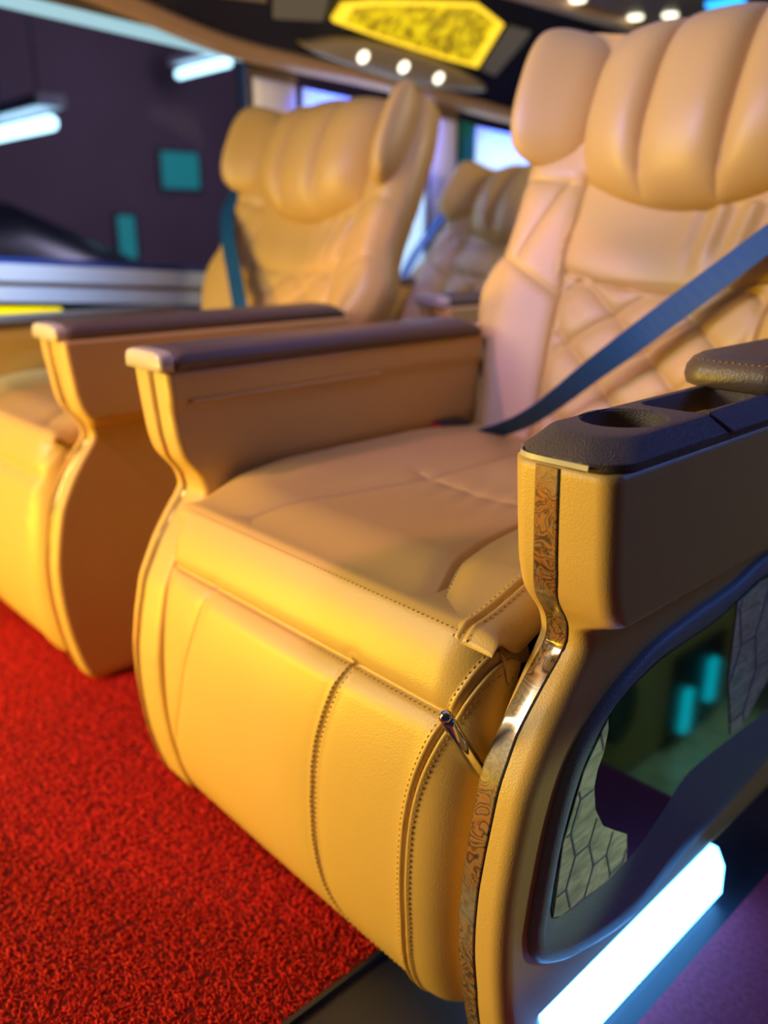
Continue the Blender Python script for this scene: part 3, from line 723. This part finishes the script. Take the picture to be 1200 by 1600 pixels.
# ------------------------------------------------------------------ carpets
def carpet(name, x0, x1, y0, y1, n, region, label, mats, h=.006):
    b = box(name, (x0, y0, 0), (x1, y1, h), mats[0])
    tag(b, label, 'carpet', None, 'stuff')
    if not n: return
    xs, ys_ = region
    cx = RNG.uniform(xs[0], xs[1], n); cy = RNG.uniform(ys_[0], ys_[1], n); cz = h + RNG.uniform(-.001, .002, n)
    th = RNG.uniform(0, 2 * np.pi, n); ln = RNG.uniform(.004, .0075, n); bend = RNG.uniform(-1.6, 1.6, n); rise = RNG.uniform(.0005, .0032, n)
    S = 4; m = 4; r = .00075
    V = np.zeros((n, S + 1, m, 3))
    for i in range(S + 1):
        t = i / S - .5; a = th + bend * t
        px_ = cx + ln * t * np.cos(th) - ln * bend * (t * t - .08) * .5 * np.sin(th)
        py_ = cy + ln * t * np.sin(th) + ln * bend * (t * t - .08) * .5 * np.cos(th)
        pz_ = cz + rise * (1 - 4 * t * t)
        nx_, ny_ = -np.sin(a), np.cos(a)
        for j in range(m):
            q = 2 * np.pi * j / m
            V[:, i, j, 0] = px_ + r * math.cos(q) * nx_; V[:, i, j, 1] = py_ + r * math.cos(q) * ny_; V[:, i, j, 2] = pz_ + r * math.sin(q)
    base = (np.arange(n) * (S + 1) * m)[:, None]
    f = []
    for i in range(S):
        for j in range(m):
            f.append([i * m + j, i * m + (j + 1) % m, (i + 1) * m + (j + 1) % m, (i + 1) * m + j])
    F = (base[:, :, None] + np.array(f)[None]).reshape(-1, 4)
    me = bpy.data.meshes.new('carpet_pile')
    me.vertices.add(V.size // 3); me.vertices.foreach_set('co', V.reshape(-1))
    me.loops.add(F.size); me.loops.foreach_set('vertex_index', F.reshape(-1).astype(np.int32))
    me.polygons.add(len(F)); me.polygons.foreach_set('loop_start', np.arange(0, F.size, 4, dtype=np.int32))
    me.update(calc_edges=True); me.shade_smooth()
    o = link('carpet_pile', me, mats[1], b); o['kind'] = 'stuff'
carpet('red_carpet', -2.14, -.556, -1.2, 2.6, 90000, ((-1.95, -.557), (-.14, .74)), 'bright red loop-pile carpet on the floor in front of the tan seats', (M['carpet_base'], M['carpet']))
carpet('aisle_carpet', -.30, .30, -.2, 1.015, 0, ((-.299, -.05), (.62, 1.01)), 'red aisle carpet tinted purple for blue light, beside the glowing blue light strip', (M['aisle_base'], M['aisle_pile']))
tag(box('floor_edge_strip', (-.5555, -.9, 0), (-.5495, .55, .008), M['black']), 'thin dark edge strip along the right side of the red carpet', 'floor strip')

# ------------------------------------------------------------------ wall and ceiling fittings
tag(wband('yellow_light_strip', -.6, .87, .582, .606, XW, XW + .03, M['yellow_led']), 'glowing yellow light strip under the window sill at the left edge', 'light strip')
for nm, a, b_, lab in (('pillar_pad', 1.50, 1.645, 'white padded pillar cover between the dark window and the first bright window'),
                       ('pillar_pad', 2.215, 2.345, 'white padded pillar cover behind the left seat headrest')):
    rr = []
    for Y, k in ((a, .2), (a + .02, .8), ((a + b_) / 2, 1), (b_ - .02, .8), (b_, .2)):
        rr.append([(XW - .004, Y, zs(Y, .62, -.06)), (XW + .03 * k, Y, zs(Y, .62, -.06)), (XW + .03 * k, Y, zs(Y, 1.21, -.06)), (XW + .02 * k, Y, zs(Y, 1.235, -.06)), (XW - .004, Y, zs(Y, 1.24, -.06))])
    tag(loft(nm, rr, M['white_pad'], None), lab, 'pillar cover', 'white padded pillar covers')
tag(wband('window_trim', 2.36, 2.43, .62, 1.24, XW - .02, XW + .02, M['green'], k=-.06), 'emerald green upright window trim beside the rear bright window', 'window trim')
def curtain(a, b_, lab):
    n = 160; Y = np.linspace(a, b_, n); x = XW + .012 + .006 * np.sin(np.linspace(0, 2 * math.pi * (b_ - a) / .035, n))
    rr = []
    for z in np.linspace(.64, 1.235, 12):
        front = np.c_[x + .0, Y, zs(Y, z, -.06)]; backp = np.c_[x - .0015, Y, zs(Y, z, -.06)][::-1]
        rr.append(np.r_[front, backp])
    return tag(loft('curtain', rr, M['curtain'], None), lab, 'curtain', 'white pleated curtains')
curtain(1.668, 2.195, 'white pleated curtain in the bright window left of the seat headrest')
curtain(2.435, 3.09, 'white pleated curtain in the rear bright window beside the green trim')
area('window_lamp', (-2.45, 1.93, .90), (-2.1, 1.93, .90), .5, 16, (0.80, 0.95, 1.0), .35)
area('window_lamp', (-2.45, 2.76, .84), (-2.1, 2.76, .84), .65, 18, (0.80, 0.95, 1.0), .40)
area('curtain_led', (-2.085, 1.93, 1.222), (-2.135, 1.93, 1.10), .5, 2.2, (0.03, 0.10, 1.0), .02, 120)
area('curtain_led', (-2.085, 2.76, 1.170), (-2.135, 2.76, 1.05), .6, 3.0, (0.03, 0.10, 1.0), .02, 120)
area('sill_light', (-1.90, 0.1, 1.40), (-2.13, 0.1, 0.66), 1.6, 7, (0.40, 0.62, 1.0), .05, 50)

# yellow lit decoration panel on the cove
yp = [(1.684, .151), (1.70, .199), (1.80, .225), (2.10, .272), (2.20, .285), (2.345, .250), (2.335, .18), (2.324, .104), (2.15, .112), (1.90, .13)]
yr = empty('ceiling_light_panel', tuple(cv(2.0, .19))); yo = tuple(yr.location)
prism('lit_panel', [cv(Y, s, .004) for Y, s in yp], CN * .012, M['yellow_panel'], yr, yo)
c_ = np.mean(yp, axis=0); fo = np.array(yp) ; fi = c_ + (fo - c_) * .90
rings = [[cv(*p, .003) for p in fo], [cv(*p, .022) for p in fo], [cv(*p, .022) for p in fi], [cv(*p, .010) for p in fi]]
loft('glowing_border', rings, M['yellow_edge'], yr, yo, False, False)
tag(yr, 'glowing yellow patterned light panel in the ceiling cove', 'light panel')
for pts, lab in (([(1.47, .200), (1.645, .235), (1.655, .143), (1.50, .125)], 'grey smoked panel left of the yellow light panel'),
                 ([(2.362, .096), (2.44, .083), (2.49, .20), (2.50, .245), (2.392, .245)], 'grey smoked panel right of the yellow light panel'),
                 ([(1.30, .215), (1.43, .24), (1.46, .16), (1.32, .15)], 'gold-tinted panel at the far left of the ceiling cove')):
    tag(prism('cove_panel', [cv(Y, s, .002) for Y, s in pts], CN * .010, M['grey_glass'] if 'grey' in lab else M['olive'], None), lab, 'ceiling panel', 'small ceiling cove panels')
# oval lamp panel with three downlights
op = empty('oval_light_fitting', tuple(cv(2.0, .07))); oo_ = tuple(op.location)
ov = sm([(1.60, .075), (1.70, .105), (1.83, .118), (2.0, .112), (2.15, .098), (2.32, .072), (2.42, .040), (2.25, .020), (2.05, .022), (1.85, .040), (1.68, .058), (1.60, .075)], 66)[:-1]
oc = ov.mean(axis=0)
loft('panel_shell', [[cv(*p, .001) for p in ov], [cv(*(oc + (p - oc) * .97), .03) for p in ov], [cv(*(oc + (p - oc) * .8), .042) for p in ov]], M['olive'], op, oo_)
def disc(nm, c, nrm, r, th_, mat, parent, org):
    nrm = np.asarray(nrm, float); nrm /= np.linalg.norm(nrm); a = np.cross(nrm, (0, 1, .1)); a /= np.linalg.norm(a); b = np.cross(nrm, a); t = np.linspace(0, 2 * np.pi, 24, endpoint=False)
    rg = lambda k, d: np.asarray(c) + nrm * d + r * k * (np.cos(t)[:, None] * a + np.sin(t)[:, None] * b)
    return loft(nm, [rg(1, 0), rg(1, th_ * .7), rg(.8, th_)], mat, parent, org)
for Y, s in ((1.815, .083), (1.985, .075), (2.150, .060)):
    disc('downlight', cv(Y, s, .040), CN, .0175, .008, M['lamp_white'], op, oo_)
tag(op, 'oval olive lamp panel with three round downlights under the yellow light panel', 'light fitting')
for (x, y, lab) in ((-1.93 + .09, 2.93, 'round warm ceiling downlight, left of the pair above the near headrest'), (-1.74, 2.99, 'round warm ceiling downlight, right of the pair above the near headrest'), (-1.84, 2.58, 'round warm ceiling downlight at the top edge, nearest the yellow panel')):
    tag(disc('downlight', (x, y, 1.515), (0, 0, -1), .026, .008, M['lamp_white'], None, (0, 0, 0)), lab, 'ceiling light', 'round ceiling downlights')
tag(box('blue_light_bar', (-1.58, 2.93, 1.500), (-1.46, 2.97, 1.515), M['lamp_blue'], bev=.004), 'small blue glowing light bar on the ceiling above the near headrest', 'ceiling light')

# ------------------------------------------------------------------ outside the dark window: a garage
struct(box('wall_outside', (-10.1, -3, -.6), (-10.0, 14, 4.0), M['garage']))
struct(box('ceiling_outside', (-10.0, -3, 3.4), (-2.4, 14, 3.5), M['garage_dark']))
struct(box('floor_outside', (-10.0, -3, -.7), (-2.4, 14, -.6), M['garage_dark']))
def tubelamp(x0, x1, y, z, lab):
    r_ = empty('fluorescent_lamp', ((x0 + x1) / 2, y, z)); o_ = tuple(r_.location)
    tube('tube', [(x0 + (x1 - x0) * t, y, z) for t in np.linspace(0, 1, 6)], .045, M['tube'], r_, o_, 14)
    box('batten', (x0 - .05, y - .09, z + .09), (x1 + .05, y + .09, z + .16), M['white_pad'], r_, o_)
    for xx in (x0 + .15, x1 - .15): tube('hanger', [(xx, y, zz) for zz in np.linspace(z + .15, 3.4, 4)], .006, M['black'], r_, o_, 6)
    tag(r_, lab, 'lamp', 'fluorescent tubes outside the dark window')
tubelamp(-9.20, -8.20, 5.43, 2.46, 'upper right fluorescent tube seen through the dark window')
tubelamp(-6.60, -5.62, 2.38, 1.44, 'lower left fluorescent tube seen through the dark window')
for (y0, y1, z0_, z1, lab) in ((5.54, 6.07, 1.30, 1.72, 'square teal lit window on the far garage wall'), (4.89, 5.12, .47, .97, 'narrow teal lit doorway on the far garage wall')):
    r_ = empty('garage_window', (-9.99, (y0 + y1) / 2, z0_)); o_ = tuple(r_.location)
    box('pane', (-10.0, y0, z0_), (-9.97, y1, z1), M['teal_lit'], r_, o_)
    for k, (p, q_) in enumerate((((y0 - .04, z0_ - .04), (y0, z1 + .04)), ((y1, z0_ - .04), (y1 + .04, z1 + .04)), ((y0, z1), (y1, z1 + .04)), ((y0, z0_ - .04), (y1, z0_)))):
        box('frame', (-10.0, p[0], p[1]), (-9.95, q_[0], q_[1]), M['garage_dark'], r_, o_)
    tag(r_, lab, 'window', 'lit teal openings in the garage')
# dark parked car
pc = empty('parked_car', (-7.5, 2.0, -.6)); po = tuple(pc.location)
rr = []
for Y, zt_, hwid in ((.2, .35, .6), (.35, .55, .8), (1.0, .72, .88), (1.45, .98, .86), (1.9, 1.04, .80), (2.6, 1.03, .80), (3.1, .80, .86), (3.5, .62, .86), (3.8, .30, .7)):
    t = np.linspace(0, math.pi, 16); rr.append(np.c_[-7.5 - hwid * np.sign(np.cos(t)) * np.abs(np.cos(t)) ** .5, np.full(16, Y), -.35 + (zt_ + .35) * np.abs(np.sin(t)) ** .5])
loft('body', rr, M['car_paint'], pc, po)
for y_ in (.85, 3.0):
    for x_ in (-8.3, -6.7): tube('wheel', [(x_ - .1, y_, -.28), (x_, y_, -.28), (x_ + .1, y_, -.28)], .32, M['black'], pc, po, 20)
tag(pc, 'dark parked car, a black shape low behind the dark window', 'car')
area('garage_glow', (-5.0, 4.5, 2.4), (-10.0, 5.0, 1.6), 1.2, 130, (0.75, 0.62, 0.85))
